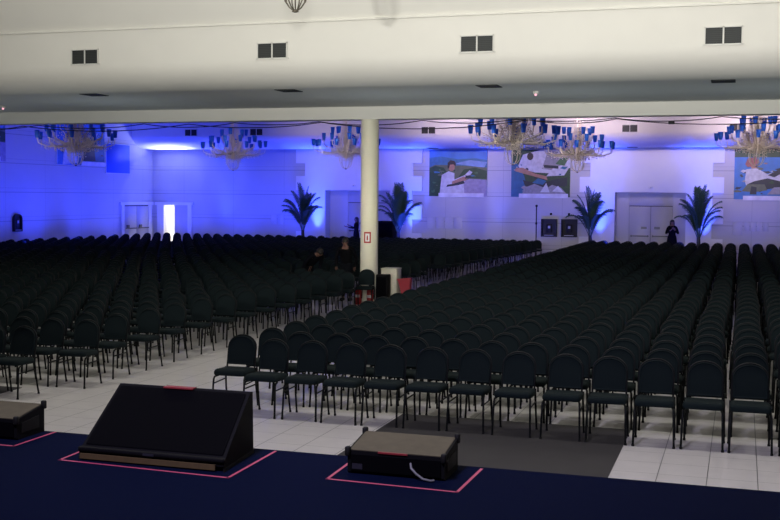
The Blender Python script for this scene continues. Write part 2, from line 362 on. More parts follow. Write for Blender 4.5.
s2 = [('bush', full), ('pale', [(.1, .62), (.2, .9), (.5, 1), (.9, 1), (1, .8), (1, .62), (.7, .5), (.4, .52)]), ('grey', [(.52, .6), (.62, .98), (.78, .96), (.9, .7), (.8, .55)]),
      ('teal', [(0, 0), (.18, .0), (.28, .2), (.22, .45), (.1, .7), (0, .78)]), ('hair', ell(.32, .86, .055, .08)), ('skin', [(.06, .55), (.2, .5), (.5, .40), (.62, .36), (.6, .44), (.4, .5), (.2, .62), (.08, .62)]),
      ('shirt', [(.4, .7), (.5, .86), (.58, .8), (.5, .62)]), ('pale', [(.6, .44), (.9, .46), (.97, .6), (.9, .7), (.7, .6)]), ('green', [(.75, .7), (.86, .86), (.97, .82), (.9, .66)]), ('dark', [(.2, .36), (.5, .28), (.7, .36), (.95, .42), (.95, .24), (.6, .2), (.25, .22)]),
      ('teal', [(.36, .3), (.54, .26), (.6, .34), (.46, .4)]), ('dark', [(.55, .62), (.8, .60), (.8, .66), (.56, .68)]), ('grey', [(.18, .06), (.95, .06), (.85, .2), (.7, .26), (.6, .18), (.4, .28), (.28, .22)]), ('pale', [(.5, .1), (.6, .3), (.66, .1)]), ('pale', [(.7, .12), (.8, .24), (.9, .1)])]
banner('wall_banner', 'photo banner of busy hands and bent figures, behind the twin chandeliers', Matrix.Translation((-10.03, 49.94, 2.74)), 2.67, 2.12, s2, (.14, .97, -.02, .07))
s3 = [('blue', full), ('bush', [(0, .84), (1.0, .84), (1, 1), (0, 1)]), ('red', [(.16, .7), (.2, .82), (.32, .84), (.38, .74), (.3, .66), (.2, .64)]), ('skin', ell(.3, .64, .05, .05)), ('pale', [(.16, .36), (.18, .6), (.34, .62), (.5, .5), (.9, .7), (1, .7), (1, .2), (.2, .22)]),
      ('dark', [(.2, .3), (.5, .2), (1, .3), (1, .42), (.7, .36), (.5, .42), (.3, .36)]), ('dark', [(.5, .48), (.7, .62), (.8, .58), (.6, .44)]), ('field', [(.12, .16), (.3, .14), (.5, .18), (.46, .3), (.2, .3)]), ('dark', [(.24, .1), (.34, .1), (.34, .24), (.26, .26)]), ('grey', [(.5, .1), (.9, .1), (.9, .26), (.6, .24)]), ('dark', [(.6, .6), (.9, .46), (1, .5), (.8, .66)])]
banner('wall_banner', 'bright blue photo banner behind the chandelier at the right edge', Matrix.Translation((-.36, 49.94, 2.72)), 2.7, 2.13, s3, (.14, .97, -.02, .07))
LW = lambda y, z: Matrix(((0, -1, 0, XL+.06), (1, 0, 0, y), (0, 0, 1, z), (0, 0, 0, 1)))
s4 = [('blue', full), ('teal', [(.4, 0), (1, 0), (1, .6), (.7, .8), (.5, .5)]), ('dark', [(.5, .1), (.8, .1), (.75, .5), (.6, .6)]), ('pale', [(.1, 0), (.4, .05), (.35, .5), (.15, .55)]), ('dark', [(.0, .9), (1, .9), (1, 1), (0, 1)])]
banner('wall_banner', 'bluish photo banner on the left wall behind the first chandelier', LW(41.7, 3.98), 3.75, 2.1, s4, (.48, 1., .0, .085))
banner('wall_banner', 'photo banner on the left wall cut off by the picture edge', LW(34.4, 3.98), 3.75, 2.1, s1, (.3, .9, .0, .085), False)
t = thing('wall_panel', 'plain deep blue rectangular panel high on the left wall', 'panel', (XL, 46.65, 4.38))
b = MB(); b.box(.001, .05, -1.05, 1.05, -.68, .68, m_panelblue, .01); b.build('board', t)
b = MB(); b.box(.0, .06, -1.09, 1.09, .68, .71, m_white); b.box(.0, .06, -1.09, 1.09, -.71, -.68, m_white); b.box(.0, .06, -1.09, -1.05, -.68, .68, m_white); b.build('edge_trim', t)

# wall fittings
def hood(label, Mx, arch=False):
    t = thing('telephone_hood', label, 'telephone hood'); t.matrix_world = Mx; w, h, dp = (.26, .36, .13) if arch else (.35, .4, .25)
    b = MB(); out = [(-w, -h), (w, -h)]
    if arch: out += [(w*math.cos(a), h*.45+h*.55*math.sin(a)) for a in [PI*i/10 for i in range(11)]]
    else: out += [(w, h), (-w, h)]
    n = len(out); inn = [(u*.84, v*.86) for u, v in out]
    for A, B, y0, y1 in ((out, out, -dp, 0), (inn, inn, -dp, -.04)):
        b.loft([[(u, y0, v) for u, v in A], [(u, y1, v) for u, v in B]], m_dark, False, None, False)
    b.loft([[(u, -dp, v) for u, v in out], [(u, -dp, v) for u, v in inn]], m_dark, False, None, False)
    b.add([(u, -.04, v) for u, v in inn], [tuple(range(n))], m_dark); b.build('shell', t)
    b = MB(); b.box(-.13, .13, -.10, -.05, -.20, .16, m_dark, .02); u = b.build('unit', t)
    b = MB(); b.box(-.05, .05, -.115, -.10, -.02, .09, m_pale, .01); tag(b.build('face_plate', u), 'pale square plate')
    b = MB(); b.box(-.2, .2, -dp+.01, -.05, -h*.86, -h*.80, m_pale); b.build('ledge', t)
hood('dark box hood on the back wall, beside the thin pole', Matrix.Translation((-8.26, YB, 1.36)))
hood('dark box hood on the back wall, beside the palm', Matrix.Translation((-7.36, YB, 1.36)))
hood('dark arched hood with pale centre alone on the left wall', Matrix.Translation((XL, 38.87, 1.5)) @ Matrix.Rotation(PI/2, 4, 'Z'), True)
for x, s in ((-8.2, 'first'), (-7.39, 'second')):
    t = thing('wall_sign', 'small white square sign above the %s dark box hood' % s, 'sign', (x, YB, 1.98))
    b = MB(); b.box(-.1, .1, -.015, 0, -.1, .1, m_pale); b.build('plate', t)
    b = MB(); b.box(-.05, .05, -.02, -.015, -.05, .05, m_grille); b.build('mark', t)
t = thing('pole_stand', 'thin dark upright pole with a knob beside the box hoods', 'pole', (-8.83, 49.8, 0))
b = MB(); b.tube([(0, 0, .02), (0, 0, 2.3)], .022, m_dark); b.build('pole', t)
b = MB(); b.lathe([(.16, 0), (.16, .015), (.03, .04)], m_dark); b.build('base', t)
b = MB(); b.sphere((0, 0, 2.34), .055, m_dark); b.build('knob', t)
b = MB(); b.lathe([(.03, 1.5), (.045, 1.52), (.045, 1.58), (.03, 1.6)], m_dark); b.build('collar', t)
for x0, x1, z0, z1, n, lab in ((-.38, .04, 1.19, 1.74, 1, 'single pale access panel beside the row of four on the right'), (.08, 1.1, 1.36, 1.74, 4, 'row of four pale access plates on the wall at the right'), (-14.0, -12.3, 1.25, 1.76, 4, 'pale access plates on the wall under the man banner'), (-21.9, -21.2, 1.3, 1.78, 2, 'pale access plates on the wall left of the first palm')):
    t = thing('switch_panel', lab, 'wall panel', (x0, YB, z0)); w = (x1-x0)/n
    for k in range(n):
        b = MB(); b.box(k*w+.02, (k+1)*w-.02, -.025, -.001, .0, z1-z0, m_recess, .008); b.build('cover', t)
t = thing('loudspeaker', 'tall black cabinet standing against the back wall behind the column', 'loudspeaker', (-15.68, 49.2, 0))
b = MB(); b.box(-.39, .39, -.3, .3, 0, 1.57, m_vinyl, .02); b.build('cabinet', t)
for z in (.42, 1.14):
    b = MB(); b.box(-.34, .34, -.32, -.3, z-.34, z+.34, m_grille); b.build('grille', t)

# ------------------------------------------------------------------ cable
b = MB()
for z0, anchors in ((4.62, (-22, -18.9, -15.55, -12.85, -10.46, -7.7, -5.3, -2.94, -.5, 2.2)), (4.60, (-22, -19.4, -14.2, -10.4, -5.0, -2.9, 2.0))):
    pts = []
    for a, c in zip(anchors, anchors[1:]):
        sag = .035*(c-a)+random.uniform(-.02, .03)
        pts += [(a+(c-a)*i/10, 26.95+.03*math.sin(i), z0-sag*4*(i/10)*(1-i/10)) for i in range(10)]
    pts.append((anchors[-1], 26.95, z0)); b.tube(pts, .012, m_cable, 6)
t = thing('hanging_cable', 'black cable slung in shallow swags along the beam', 'cable'); b.build('strands', t)
b = MB(); b.box(-1.7, -1.56, 26.91, 26.99, 4.46, 4.53, m_cable, .01); b.build('junction_box', t)

# ------------------------------------------------------------------ chandeliers
def cup_mesh(b, c):
    b.lathe([(.044, -.12), (.060, -.11), (.072, 0), (.084, .14), (.076, .14), (.062, 0), (.03, -.08)], m_cup, 10, c)
def chandelier_proto():
    t = empty('chandelier')
    b = MB(); b.tube([(0, 0, .3), (0, 0, 4.3)], .025, m_cream, 8)
    b.lathe([(.03, .5), (.09, .6), (.04, .8), (.12, 1.1), (.05, 1.3), (.04, 2.0)], m_cream, 10); b.build('stem', t)
    b = MB()
    for k in range(10):
        a = 2*PI*k/10
        b.tube([(math.cos(a)*r, math.sin(a)*r, z) for r, z in ((.03, 0), (.14, .04), (.22, .14), (.26, .32), (.24, .5), (.16, .72), (.08, .85))], .009, m_cream, 5)
    b.lathe([(.02, -.03), (.05, -.01), (.03, .02)], m_wire, 8); b.build('basket', t)
    b = MB(); rnd = random.Random(3)
    for k in range(26):                      # long strands round the stem
        a = rnd.uniform(0, 2*PI); r1 = rnd.uniform(.06, .2); r2 = rnd.uniform(.16, .36); z1 = rnd.uniform(1.5, 2.1); z2 = rnd.uniform(.2, .6)
        for i in range(16):
            q = i/15; r = r1+(r2-r1)*q; b.sphere((math.cos(a)*r, math.sin(a)*r, z1+(z2-z1)*q), .022, m_cream, 5, 3)
    for k in range(40):                      # swags out to the arms
        a = rnd.uniform(0, 2*PI); r1 = rnd.uniform(.1, .35); r2 = rnd.uniform(.45, 1.15); z1 = rnd.uniform(1.1, 1.75); z2 = .80-.1*r2+rnd.uniform(-.15, .12)
        n = 12
        for i in range(n+1):
            q = i/n; r = r1+(r2-r1)*q; z = z1+(z2-z1)*q-.22*4*q*(1-q)
            b.sphere((math.cos(a)*r, math.sin(a)*r, z), .022, m_cream, 5, 3)
    b.build('crystal_strands', t)
    for (R, zc, n, off) in ((1.33, 1.02, 11, 0), (.95, 1.24, 9, .2), (.55, 1.52, 7, .1)):
        for k in range(n):
            a = 2*PI*k/n+off+random.uniform(-.1, .1); ca, sa = math.cos(a), math.sin(a); R2 = R*random.uniform(.93, 1.05); z2 = zc+random.uniform(-.05, .05)
            b = MB(); pr = [(.05, .75), (R2*.35, .62+.1*(zc-.95)), (R2*.75, zc-.40), (R2*.97, zc-.30), (R2, zc-.12)]
            b.tube([(ca*r, sa*r, z) for r, z in pr], .018, m_cream, 5)
            for i in range(1, 9):       # hanging drops along the arm
                s = i/9; r = R2*s; z = .62+(zc-.28-.62)*s
                for q in range(2): b.sphere((ca*r, sa*r, z-.07-.07*q-.05*(i % 2)), .022, m_cream, 5, 3)
            arm = b.build('arm', t)
            b = MB(); cup_mesh(b, (ca*R2, sa*R2, z2)); tag(b.build('glass_cup', arm), 'blue glass cup')
    return t
ch = chandelier_proto()
spots = [(-21.65, 33., 3.68, 'chandelier in front of the bluish left wall, first from the left'), (-20.09, 42., 3.74, 'chandelier before the blue back wall, second from the left'),
         (-15.15, 42., 3.80, 'chandelier partly hidden by the white column'), (-6.6, 33., 3.70, 'big chandelier before the middle banner, left of a touching pair'),
         (-5.93, 42., 3.68, 'smaller chandelier, right of the touching pair near the right palms'), (.42, 40., 3.85, 'chandelier before the blue banner at the right edge')]
for i, (x, y, z, lab) in enumerate(spots):
    o = ch if i == 0 else copy_tree(ch)
    o.location = (x, y, z); o.rotation_euler.z = .37*i; tag(o, 'crystal and blue-cup '+lab, 'chandelier', 'chandeliers of the far bay')
t = thing('hanging_basket', 'dark wire basket end of a lamp hanging at the top edge', 'chandelier', (-7.02, 17., 5.72))
b = MB()
for k in range(9):
    a = 2*PI*k/9+.2
    b.tube([(math.cos(a)*r, math.sin(a)*r, z) for r, z in ((.03, 0), (.10, .05), (.17, .15), (.19, .32), (.17, .5), (.05, .75))], .011, m_wire, 6)
b.lathe([(.02, -.03), (.06, -.015), (.03, .02)], m_wire, 10); b.build('basket', t)
b = MB(); b.tube([(0, 0, .72), (0, 0, 1.75)], .015, m_wire); b.build('stem', t)

# ------------------------------------------------------------------ palms
def frond(b, az, el, L, bend, z0, nl=34):
    rnd = random
    ca, sa = .78*math.cos(az), .45*math.sin(az); p = Vector((ca*.03, sa*.03, z0)); pts = [p.copy()]; tang = []
    N = 14; e = el
    for i in range(N):
        d = Vector((ca*math.cos(e), sa*math.cos(e), math.sin(e))); p = p+d*(L/N); pts.append(p.copy()); tang.append(d); e -= bend/N*(.2+2.2*(i/N)**1.5)
    b.tube(pts, [.018*(1-i/(N+2)) for i in range(N+1)], m_palm, 5)
    side = Vector((-sa, ca, 0)); side.normalize()
    for k in range(nl):
        s = .22+.78*k/nl; f = s*N; i = min(int(f), N-1); q = pts[i].lerp(pts[i+1], f-i); d = tang[i]; nrm = side.cross(d)
        l = (.50*math.sin(PI*(.16+.76*(k/nl)))+.08)*L/2.; w = .022
        for sg in (-1, 1):
            u = (side*sg*.62+d*.75-nrm*.15+Vector((0, 0, -.12))).normalized(); q1 = q+u*l*.5; q2 = q+u*l+Vector((0, 0, -.28*l-.05*rnd.random()))
            b.add([q-d*w, q+d*w, q1+d*w*.9, q1-d*w*.9, q2], [(0, 1, 2, 3), (3, 2, 4)], m_palm)
def palm(x, y, label, seed, sc=1.):
    random.seed(seed)
    t = thing('potted_palm', label, 'palm', (x, y, 0), 0, 'palms along the back wall')
    b = MB(); b.lathe([(.18, 0), (.24, .3), (.26, .42), (.22, .42), (.2, .36)], m_pot, 16); b.build('pot', t)
    b = MB(); b.tube([(0, 0, .3), (.01, 0, .7), (-.01, 0, 1.1)], [.10, .085, .07], m_trunk, 10); b.build('trunk', t)
    n = 15
    for k in range(n):
        b = MB(); az = (0 if k % 2 else PI)+random.uniform(-1.1, 1.1); el = math.radians([88, 82, 76, 70, 64][k % 5]+random.uniform(-3, 3))
        frond(b, az, el, [2.2, 2.1, 2.0, 1.85, 1.7][k % 5]*random.uniform(.9, 1.05)*sc, [.3, .7, 1.1, 1.35, 1.5][k % 5]*random.uniform(.8, 1.15), 1.0); b.build('frond', t)
palm(-19.65, 48.6, 'tall potted palm before the blue wall, furthest left of four', 11)
palm(-14.95, 48.6, 'tall potted palm just right of the white column', 12, 1.05)
palm(-6.25, 48.6, 'tall potted palm between the box hoods and the doors', 13, 1.0)
palm(-1.72, 48.6, 'tall potted palm right of the doors and standing woman', 14)
random.seed(5)

# ------------------------------------------------------------------ people
def skin_mesh(name, J, E, mats, parent, sub=1):
    names = list(J); me = bpy.data.meshes.new(name)
    me.from_pydata([J[n][0] for n in names], [(names.index(a), names.index(c)) for a, c in E], [])
    o = bpy.data.objects.new(name, me); col.objects.link(o)
    o.modifiers.new('s', 'SKIN').use_smooth_shade = True
    sv = me.skin_vertices[0].data
    for i, n in enumerate(names):
        r = J[n][1]; sv[i].radius = r if isinstance(r, tuple) else (r, r); sv[i].use_root = (i == 0)
    if sub: m = o.modifiers.new('u', 'SUBSURF'); m.levels = sub; m.render_levels = sub
    dg = bpy.context.evaluated_depsgraph_get(); nm = bpy.data.meshes.new_from_object(o.evaluated_get(dg))
    bpy.data.objects.remove(o); bpy.data.meshes.remove(me)
    nm.materials.clear(); nm.materials.append(mats); nm.polygons.foreach_set('use_smooth', [True]*len(nm.polygons)); nm.name = name
    r = bpy.data.objects.new(name, nm); col.objects.link(r); r.parent = parent
    return r
def person(label, loc, rz, arms, lean=0., kind='dress', H=1.7, hair_long=True):
    t = thing('person', label, 'person', loc, rz); k = H/1.7
    R = lambda p: (p[0]*k, (p[1]*math.cos(lean)-(p[2]-.92)*math.sin(lean))*k if p[2] > .92 else p[1]*k, ((p[2]-.92)*math.cos(lean)+p[1]*math.sin(lean)+.92)*k if p[2] > .92 else p[2]*k)
    J = {}; E = []
    def j(n, p, r, par=None, raw=False):
        J[n] = (p if raw else R(p), r if isinstance(r, tuple) else r*k)
        if par: E.append((par, n))
    fem = kind == 'dress'; sw = .155 if fem else .185
    j('pelvis', (0, 0, .93), (.14, .10)); j('waist', (0, 0, 1.10), (.105 if fem else .13, .09), 'pelvis'); j('chest', (0, 0, 1.30), (.13 if fem else .155, .10), 'waist'); j('collar', (0, .01, 1.43), (.07, .06), 'chest')
    j('neck', (0, .005, 1.50), .048, 'collar'); j('jaw', (0, -.015, 1.555), (.058, .066), 'neck'); j('brow', (0, -.005, 1.625), (.074, .088), 'jaw'); j('crown', (0, .005, 1.675), (.052, .06), 'brow')
    j('nose', (0, -.105, 1.59), .012, 'jaw')
    for s, nm in ((-1, 'l'), (1, 'r')):
        j('ear'+nm, (s*.082, 0, 1.60), .014, 'brow')
        j('hip'+nm, (s*.09, 0, .87), .085, 'pelvis'); j('knee'+nm, (s*.095, -.015, .49), .055, 'hip'+nm); j('calf'+nm, (s*.095, .015, .33), .05, 'knee'+nm); j('ankle'+nm, (s*.095, .02, .09), .036, 'calf'+nm); j('toe'+nm, (s*.105, -.14, .03), .03, 'ankle'+nm)
        sh = Vector((s*sw, .005, 1.41)); j('sho'+nm, sh, .05, 'collar')
        el, wr = arms[0 if s < 0 else 1]; el = Vector(el); wr = Vector(wr)
        j('elb'+nm, el, .036, 'sho'+nm); j('wri'+nm, wr, .026, 'elb'+nm)
        d = (wr-el).normalized(); pal = wr+d*.07; j('pal'+nm, pal, (.036, .018), 'wri'+nm)
        sd = d.orthogonal().normalized(); 
        for q, (o, l) in enumerate(((-.028, .07), (-.009, .085), (.010, .078), (.027, .06))):
            j('fa%d' % q+nm, pal+d*.03+sd*o, .0095, 'pal'+nm); j('fb%d' % q+nm, pal+d*(.03+l*.6)+sd*o*1.1-d.cross(sd)*.012, .0085, 'fa%d' % q+nm); j('fc%d' % q+nm, pal+d*(.03+l)+sd*o*1.1-d.cross(sd)*.035, .007, 'fb%d' % q+nm)
        j('ta'+nm, wr+d*.045+sd*-.04, .011, 'wri'+nm); j('tb'+nm, wr+d*.09+sd*-.055-d.cross(sd)*.02, .009, 'ta'+nm)
    skin_mesh('body', J, E, m_skin, t)
    def sub(names, infl, name, m, extra=None):
        big = lambda n: infl+(.02 if n in ('pelvis', 'waist', 'hipl', 'hipr') else 0)
        JJ = {n: (J[n][0], tuple(x+big(n) for x in J[n][1]) if isinstance(J[n][1], tuple) else J[n][1]+big(n)) for n in names}
        EE = [(a, c) for a, c in E if a in JJ and c in JJ]
        if extra: extra(JJ, EE)
        return skin_mesh(name, JJ, EE, m, t)
    if fem:
        b = MB(); pr = [(.24, .40), (.22, .60), (.20, .85), (.18, 1.0), (.135, 1.12), (.165, 1.28), (.15, 1.40), (.08, 1.46)]
        b.loft([[(R((r*math.cos(2*PI*i/18), r*.72*math.sin(2*PI*i/18), z))) for i in range(18)] for r, z in pr], m_black, False); b.build('dress', t)
        sub(['collar', 'shol', 'elbl', 'wril', 'shor', 'elbr', 'wrir'], .010, 'sleeves', m_black)
    else:
        sub(['pelvis', 'waist', 'chest', 'collar', 'shol', 'elbl', 'wril', 'shor', 'elbr', 'wrir'], .016, 'shirt', m_black if kind == 'black' else m_navy)
        sub(['waist', 'pelvis', 'hipl', 'kneel', 'calfl', 'anklel', 'hipr', 'kneer', 'calfr', 'ankler'], .016, 'trousers', m_jean)
    for s in (-1, 1):
        b = MB(); b.sphere(R((s*.03, -.088, 1.612)), .010*k, m_eye, 8, 5); b.build('eye', t)
    hb = MB(); rings = []
    for i in range(8):
        a = PI*.52*i/7; r = .088*math.sin(a)+.001; z = .088*math.cos(a)
        rings.append([R((r*math.cos(2*PI*q/14), .012+r*1.15*math.sin(2*PI*q/14)+.0, 1.63+z+(-.05 if (i == 7 and math.sin(2*PI*q/14) > -.3) else 0))) for q in range(14)])
    hb.loft(rings, m_hair, False)
    if hair_long:
        hb.loft([[R((r*math.cos(2*PI*q/12), y+r*.6*math.sin(2*PI*q/12), z)) for q in range(12)] for r, y, z in ((.085, .04, 1.66), (.098, .05, 1.58), (.10, .06, 1.48), (.09, .075, 1.36), (.05, .08, 1.27))], m_hair)
    hb.build('hair', t)
    for s in (-1, 1):
        b = MB(); b.box(s*.105*k-.045, s*.105*k+.045, -.19, .07, 0, .075, m_rubber, .02); b.build('shoe', t)
person('person in a long black dress with one arm out, beside the column', (-17.2, 49.2, 0), -1.2, [((-.24, .02, 1.15), (-.16, -.26, 1.28)), ((.25, -.12, 1.2), (.2, -.4, 1.25))], 0, 'dress', 1.72)
person('person in a black dress standing between the right doors and a palm', (-2.85, 49.3, 0), .1, [((-.25, -.02, 1.14), (-.08, -.2, 1.28)), ((.25, -.02, 1.14), (.1, -.2, 1.30))], 0, 'dress', 1.80)
person('person in a black shirt standing among chairs left of the column, arms down', (-9.75, 27.15, 0), .15, [((-.27, .03, 1.13), (-.25, -.16, .93)), ((.27, .03, 1.13), (.25, -.16, .93))], 0.32, 'black', 1.66, False)
person('person in dark clothes bending forward over chairs, second left of the column', (-10.85, 27.15, 0), 1.0, [((-.27, -.10, 1.13), (-.2, -.3, 1.0)), ((.27, -.1, 1.13), (.2, -.32, 1.0))], 1.0, 'navy', 1.66, False)

# ------------------------------------------------------------------ things at the column
def on_col(name, label, cat, z): return thing(name, label, cat, (-8.97, 26.65, z-.06), 0)
t = on_col('fire_extinguisher_sign', 'red framed extinguisher sign fixed on the cream column', 'sign', 1.74)
def curved(b, w, z0, z1, r, m, n=6):
    a0 = w/r/2; c0 = -PI/2+.12
    b.loft([[(r*math.cos(c0-a0+2*a0*i/n), r*math.sin(c0-a0+2*a0*i/n), z) for i in range(n+1)] for z in (z0, z1)], m, False, None, True, False)
b = MB(); curved(b, .18, -.14, .14, .228, m_red); b.build('red_board', t)
b = MB(); curved(b, .11, -.10, .10, .231, m_white); b.build('white_field', t)
b = MB(); curved(b, .035, -.07, .03, .234, m_red); curved(b, .02, .03, .055, .234, m_red); b.build('pictogram', t)
for dx, dy, s in ((-.17, -.32, 'left'), (.15, -.34, 'right')):
    t = thing('fire_extinguisher', 'red fire extinguisher at the foot of the column, %s of two' % s, 'fire extinguisher', (-8.97+dx, 26.65+dy, 0))
    b = MB(); b.lathe([(.07, 0), (.085, .03), (.085, .36), (.06, .43), (.03, .46)], m_red, 16); b.build('cylinder', t)
    b = MB(); b.box(-.02, .02, -.07, .05, .46, .53, m_dark, .008); b.build('valve', t)
    b = MB(); b.tube([(.02, 0, .5), (.11, 0, .45), (.10, -.03, .15)], .012, m_rubber); b.build('hose', t)
    b = MB(); b.loft([[(.0865*math.cos(a), .0865*math.sin(a), z) for a in [-PI/2-.7+1.4*i/6 for i in range(7)]] for z in (.18, .25)], m_white, False, None, True, False); b.build('paper_label', t)
t = thing('cabinet', 'cream cabinet standing in the aisle right of the column', 'cabinet', (-8.25, 26.25, 0))
b = MB(); b.box(-.2, .2, -.2, .2, .0, .925, m_creambox, .01); b.build('body', t)
b = MB(); b.box(-.21, .21, -.21, .21, .925, .945, m_creambox, .005); b.build('top', t)
t = thing('speaker_box', 'black box standing in front of the cream cabinet', 'box', (-8.32, 25.82, 0))
b = MB(); b.box(-.15, .15, -.14, .14, 0, .81, m_vinyl, .015); b.build('body', t)
b = MB(); b.box(-.12, .12, -.15, -.14, .06, .75, m_grille); b.build('grille', t)
t = thing('storage_bin', 'red plastic bin beside the cream cabinet by the column', 'bin', (-7.78, 26.1, 0))
b = MB()
b.loft([[(sx*w, sy*w*.7, z) for sx, sy in ((-1, -1), (1, -1), (1, 1), (-1, 1))] for w, z in ((.09, .0), (.11, .40), (.16, .70), (.145, .70), (.09, .1))], m_redbin, True, Matrix.Rotation(-.10, 4, 'Y') @ Matrix.Translation((0, 0, .01)), False); b.build('body', t)
b = MB(); b.box(-.17, .17, -.125, -.11, .68, .72, m_redbin, 0, Matrix.Rotation(-.10, 4, 'Y')); b.build('rim', t)

# ------------------------------------------------------------------ stage gear
Z = 1.17
def tape(name, label, paths):
    t = thing(name, label, 'tape'); w = .0085
    for pts in paths:
        b = MB()
        for (ax, ay), (cx, cy) in zip(pts, pts[1:]):
            d = Vector((cx-ax, cy-ay)).normalized(); n = Vector((-d.y, d.x))*w; e = d*w
            a, c = Vector((ax, ay))-e, Vector((cx, cy))+e
            b.prism([tuple(a+n), tuple(a-n), tuple(c-n), tuple(c+n)], Z+.0002, Z+.0016, m_tape, 'z')
        b.build('strip', t)
tape('floor_tape', 'pink tape outline on the stage around the big wedge monitor', [[(-3.76, 5.78), (-3.75, 5.53)], [(-3.75, 5.53), (-2.65, 5.48)], [(-2.65, 5.48), (-2.66, 6.15)]])
tape('floor_tape', 'pink tape outline on the stage around the tan-topped monitor', [[(-2.14, 6.02), (-2.13, 5.64)], [(-2.13, 5.64), (-1.39, 5.61)], [(-1.39, 5.61), (-1.38, 6.14)]])
tape('floor_tape', 'pink tape outline around the cut-off monitor at the left edge', [[(-4.22, 6.17), (-4.22, 5.74)], [(-4.22, 5.74), (-5.0, 5.75)]])
# big wedge
t = thing('stage_monitor', 'large black wedge monitor with sloping grille on the navy stage', 'monitor speaker', (-3.19, 5.58, Z))
hw = .465
def wedge_part(b, name, lab=None):
    b.v = [(x*(1-.12*y)-.035*y, y, z) for x, y, z in b.v]
    return tag(b.build(name, t), lab)
prof = [(.02, .002), (.0, .03), (.0, .048), (.03, .075), (.44, .378), (.48, .373), (.495, .002)]
b = MB(); b.prism([(y, z) for y, z in prof], -hw, hw, m_vinyl, 'x'); wedge_part(b, 'cabinet')
sl = math.atan2(.303, .41); X = Matrix.Translation((0, .03, .075)) @ Matrix.Rotation(sl, 4, 'X')
b = MB(); b.box(-hw+.02, hw-.02, 0.01, .49, -.004, .008, m_grille, .006, X); wedge_part(b, 'grille')
b = MB(); b.box(-hw+.012, hw-.05, -.012, .0, .010, .040, m_strip); wedge_part(b, 'front_strip', 'tan strip along the front lip')
b = MB(); b.box(-hw-.004, hw+.004, -.010, .03, .052, .076, m_vinyl, .005); wedge_part(b, 'lip')
b = MB(); b.box(-.04, .03, -.014, -.010, .058, .070, m_badge); wedge_part(b, 'badge', 'small grey badge')
b = MB(); b.box(-.13, .08, .405, .46, .374, .382, m_redtape); wedge_part(b, 'tape_mark', 'red tape along the top edge')
for sd in (-1, 1):
    b = MB(); b.prism([(.0, .0), (.0, .02), (.495, .02), (.495, .0)], sd*hw-.004, sd*hw+.004, m_rubber, 'x'); wedge_part(b, 'side_skid')
def low_monitor(label, x0, x1, y0, y1, strap=True):
    t = thing('stage_monitor', label, 'monitor speaker', ((x0+x1)/2, y0, Z)); w = (x1-x0)/2; dp = y1-y0; zf, zr = .13, .18
    b = MB(); b.prism([(.0, .012), (.0, zf), (dp, zr), (dp, .0), (.02, 0)], -w, w, m_vinyl, 'x'); b.build('cabinet', t)
    a = math.atan2(zr-zf, dp); X = Matrix.Translation((0, 0, zf)) @ Matrix.Rotation(a, 4, 'X')
    b = MB(); b.box(-w+.012, w-.012, .006, dp-.004, 0, .004, m_ply, 0, X); tag(b.build('top_board', t), 'bare tan wooden top')
    for sx in (-1, 1):
        for yy, zz in ((.0, zf), (dp, zr)):
            b = MB(); b.box(sx*w-.018, sx*w+.012 if sx > 0 else sx*w+.018, yy-.018, yy+.016, zz-.03, zz+.022, m_rubber, .006) if sx > 0 else b.box(-w-.012, -w+.018, yy-.018, yy+.016, zz-.03, zz+.022, m_rubber, .006)
            b.build('corner_protector', t)
        b = MB(); b.prism([(.05, .04), (dp-.06, .04), (dp-.06, zr-.06), (.05, zf-.03)], sx*w-.002, sx*w+.004, m_rubber, 'x'); b.build('side_handle', t)
    b = MB(); b.box(-w+.02, w-.02, -.006, .0, .02, zf-.02, m_grille); b.build('front_panel', t)
    b = MB(); b.box(-.10, .07, -.007, .014, zf-.004, zf+.005, m_redtape); tag(b.build('tape_mark', t), 'red tape on the front top edge')
    if strap:
        b = MB(); b.tube([(.09, -.006, .085), (.10, -.03, .065), (.13, -.04, .04), (.17, -.045, .015), (.215, -.045, .008), (.23, -.03, .008)], .007, m_strap, 8); b.build('strap', t)
        b = MB(); b.box(-w+.03, -w+.09, -.009, -.006, .03, .06, m_badge); b.build('badge', t)
    return t
low_monitor('low black monitor with bare tan top, right of the wedge, at the stage edge', -2.07, -1.51, 5.80, 6.10)
low_monitor('low black tan-topped monitor cut off by the left edge of the picture', -4.86, -4.30, 5.88, 6.17, False)

# ------------------------------------------------------------------ chairs
BW, ZT = .205, .905
def arch(hw, z0, z1, n=10, rr=.78):
    zc = z1-hw*rr
    return [(-hw, z0), (-hw, z0+(zc-z0)*.5)]+[(-hw*math.cos(PI*i/n), zc+hw*rr*math.sin(PI*i/n)) for i in range(n+1)]+[(hw, z0+(zc-z0)*.5), (hw, z0)]
def back_y(z): return .175+(z-.5)*.20
def seat_geo(b, m, hi=True):
    if hi:
        w, r = .215, .06
        def ring(i, z):
            a = []
            for (cx, cy, s0) in ((w-r, -.225+r, -PI/2), (w-r, .20-r, 0), (-w+r, .20-r, PI/2), (-w+r, -.225+r, PI)):
                for q in range(4):
                    t = s0+PI/2*q/3; a.append((cx+(r-i)*math.cos(t), cy+(r-i)*math.sin(t), z+(.0 if cy < 0 else -.012)))
            return a
        b.loft([ring(.03, .437), ring(.008, .441), ring(.0, .455), ring(.0, .482), ring(.01, .503), ring(.03, .515), ring(.055, .519)], m)
    else:
        b.box(-.215, .215, -.225, .20, .437, .517, m)
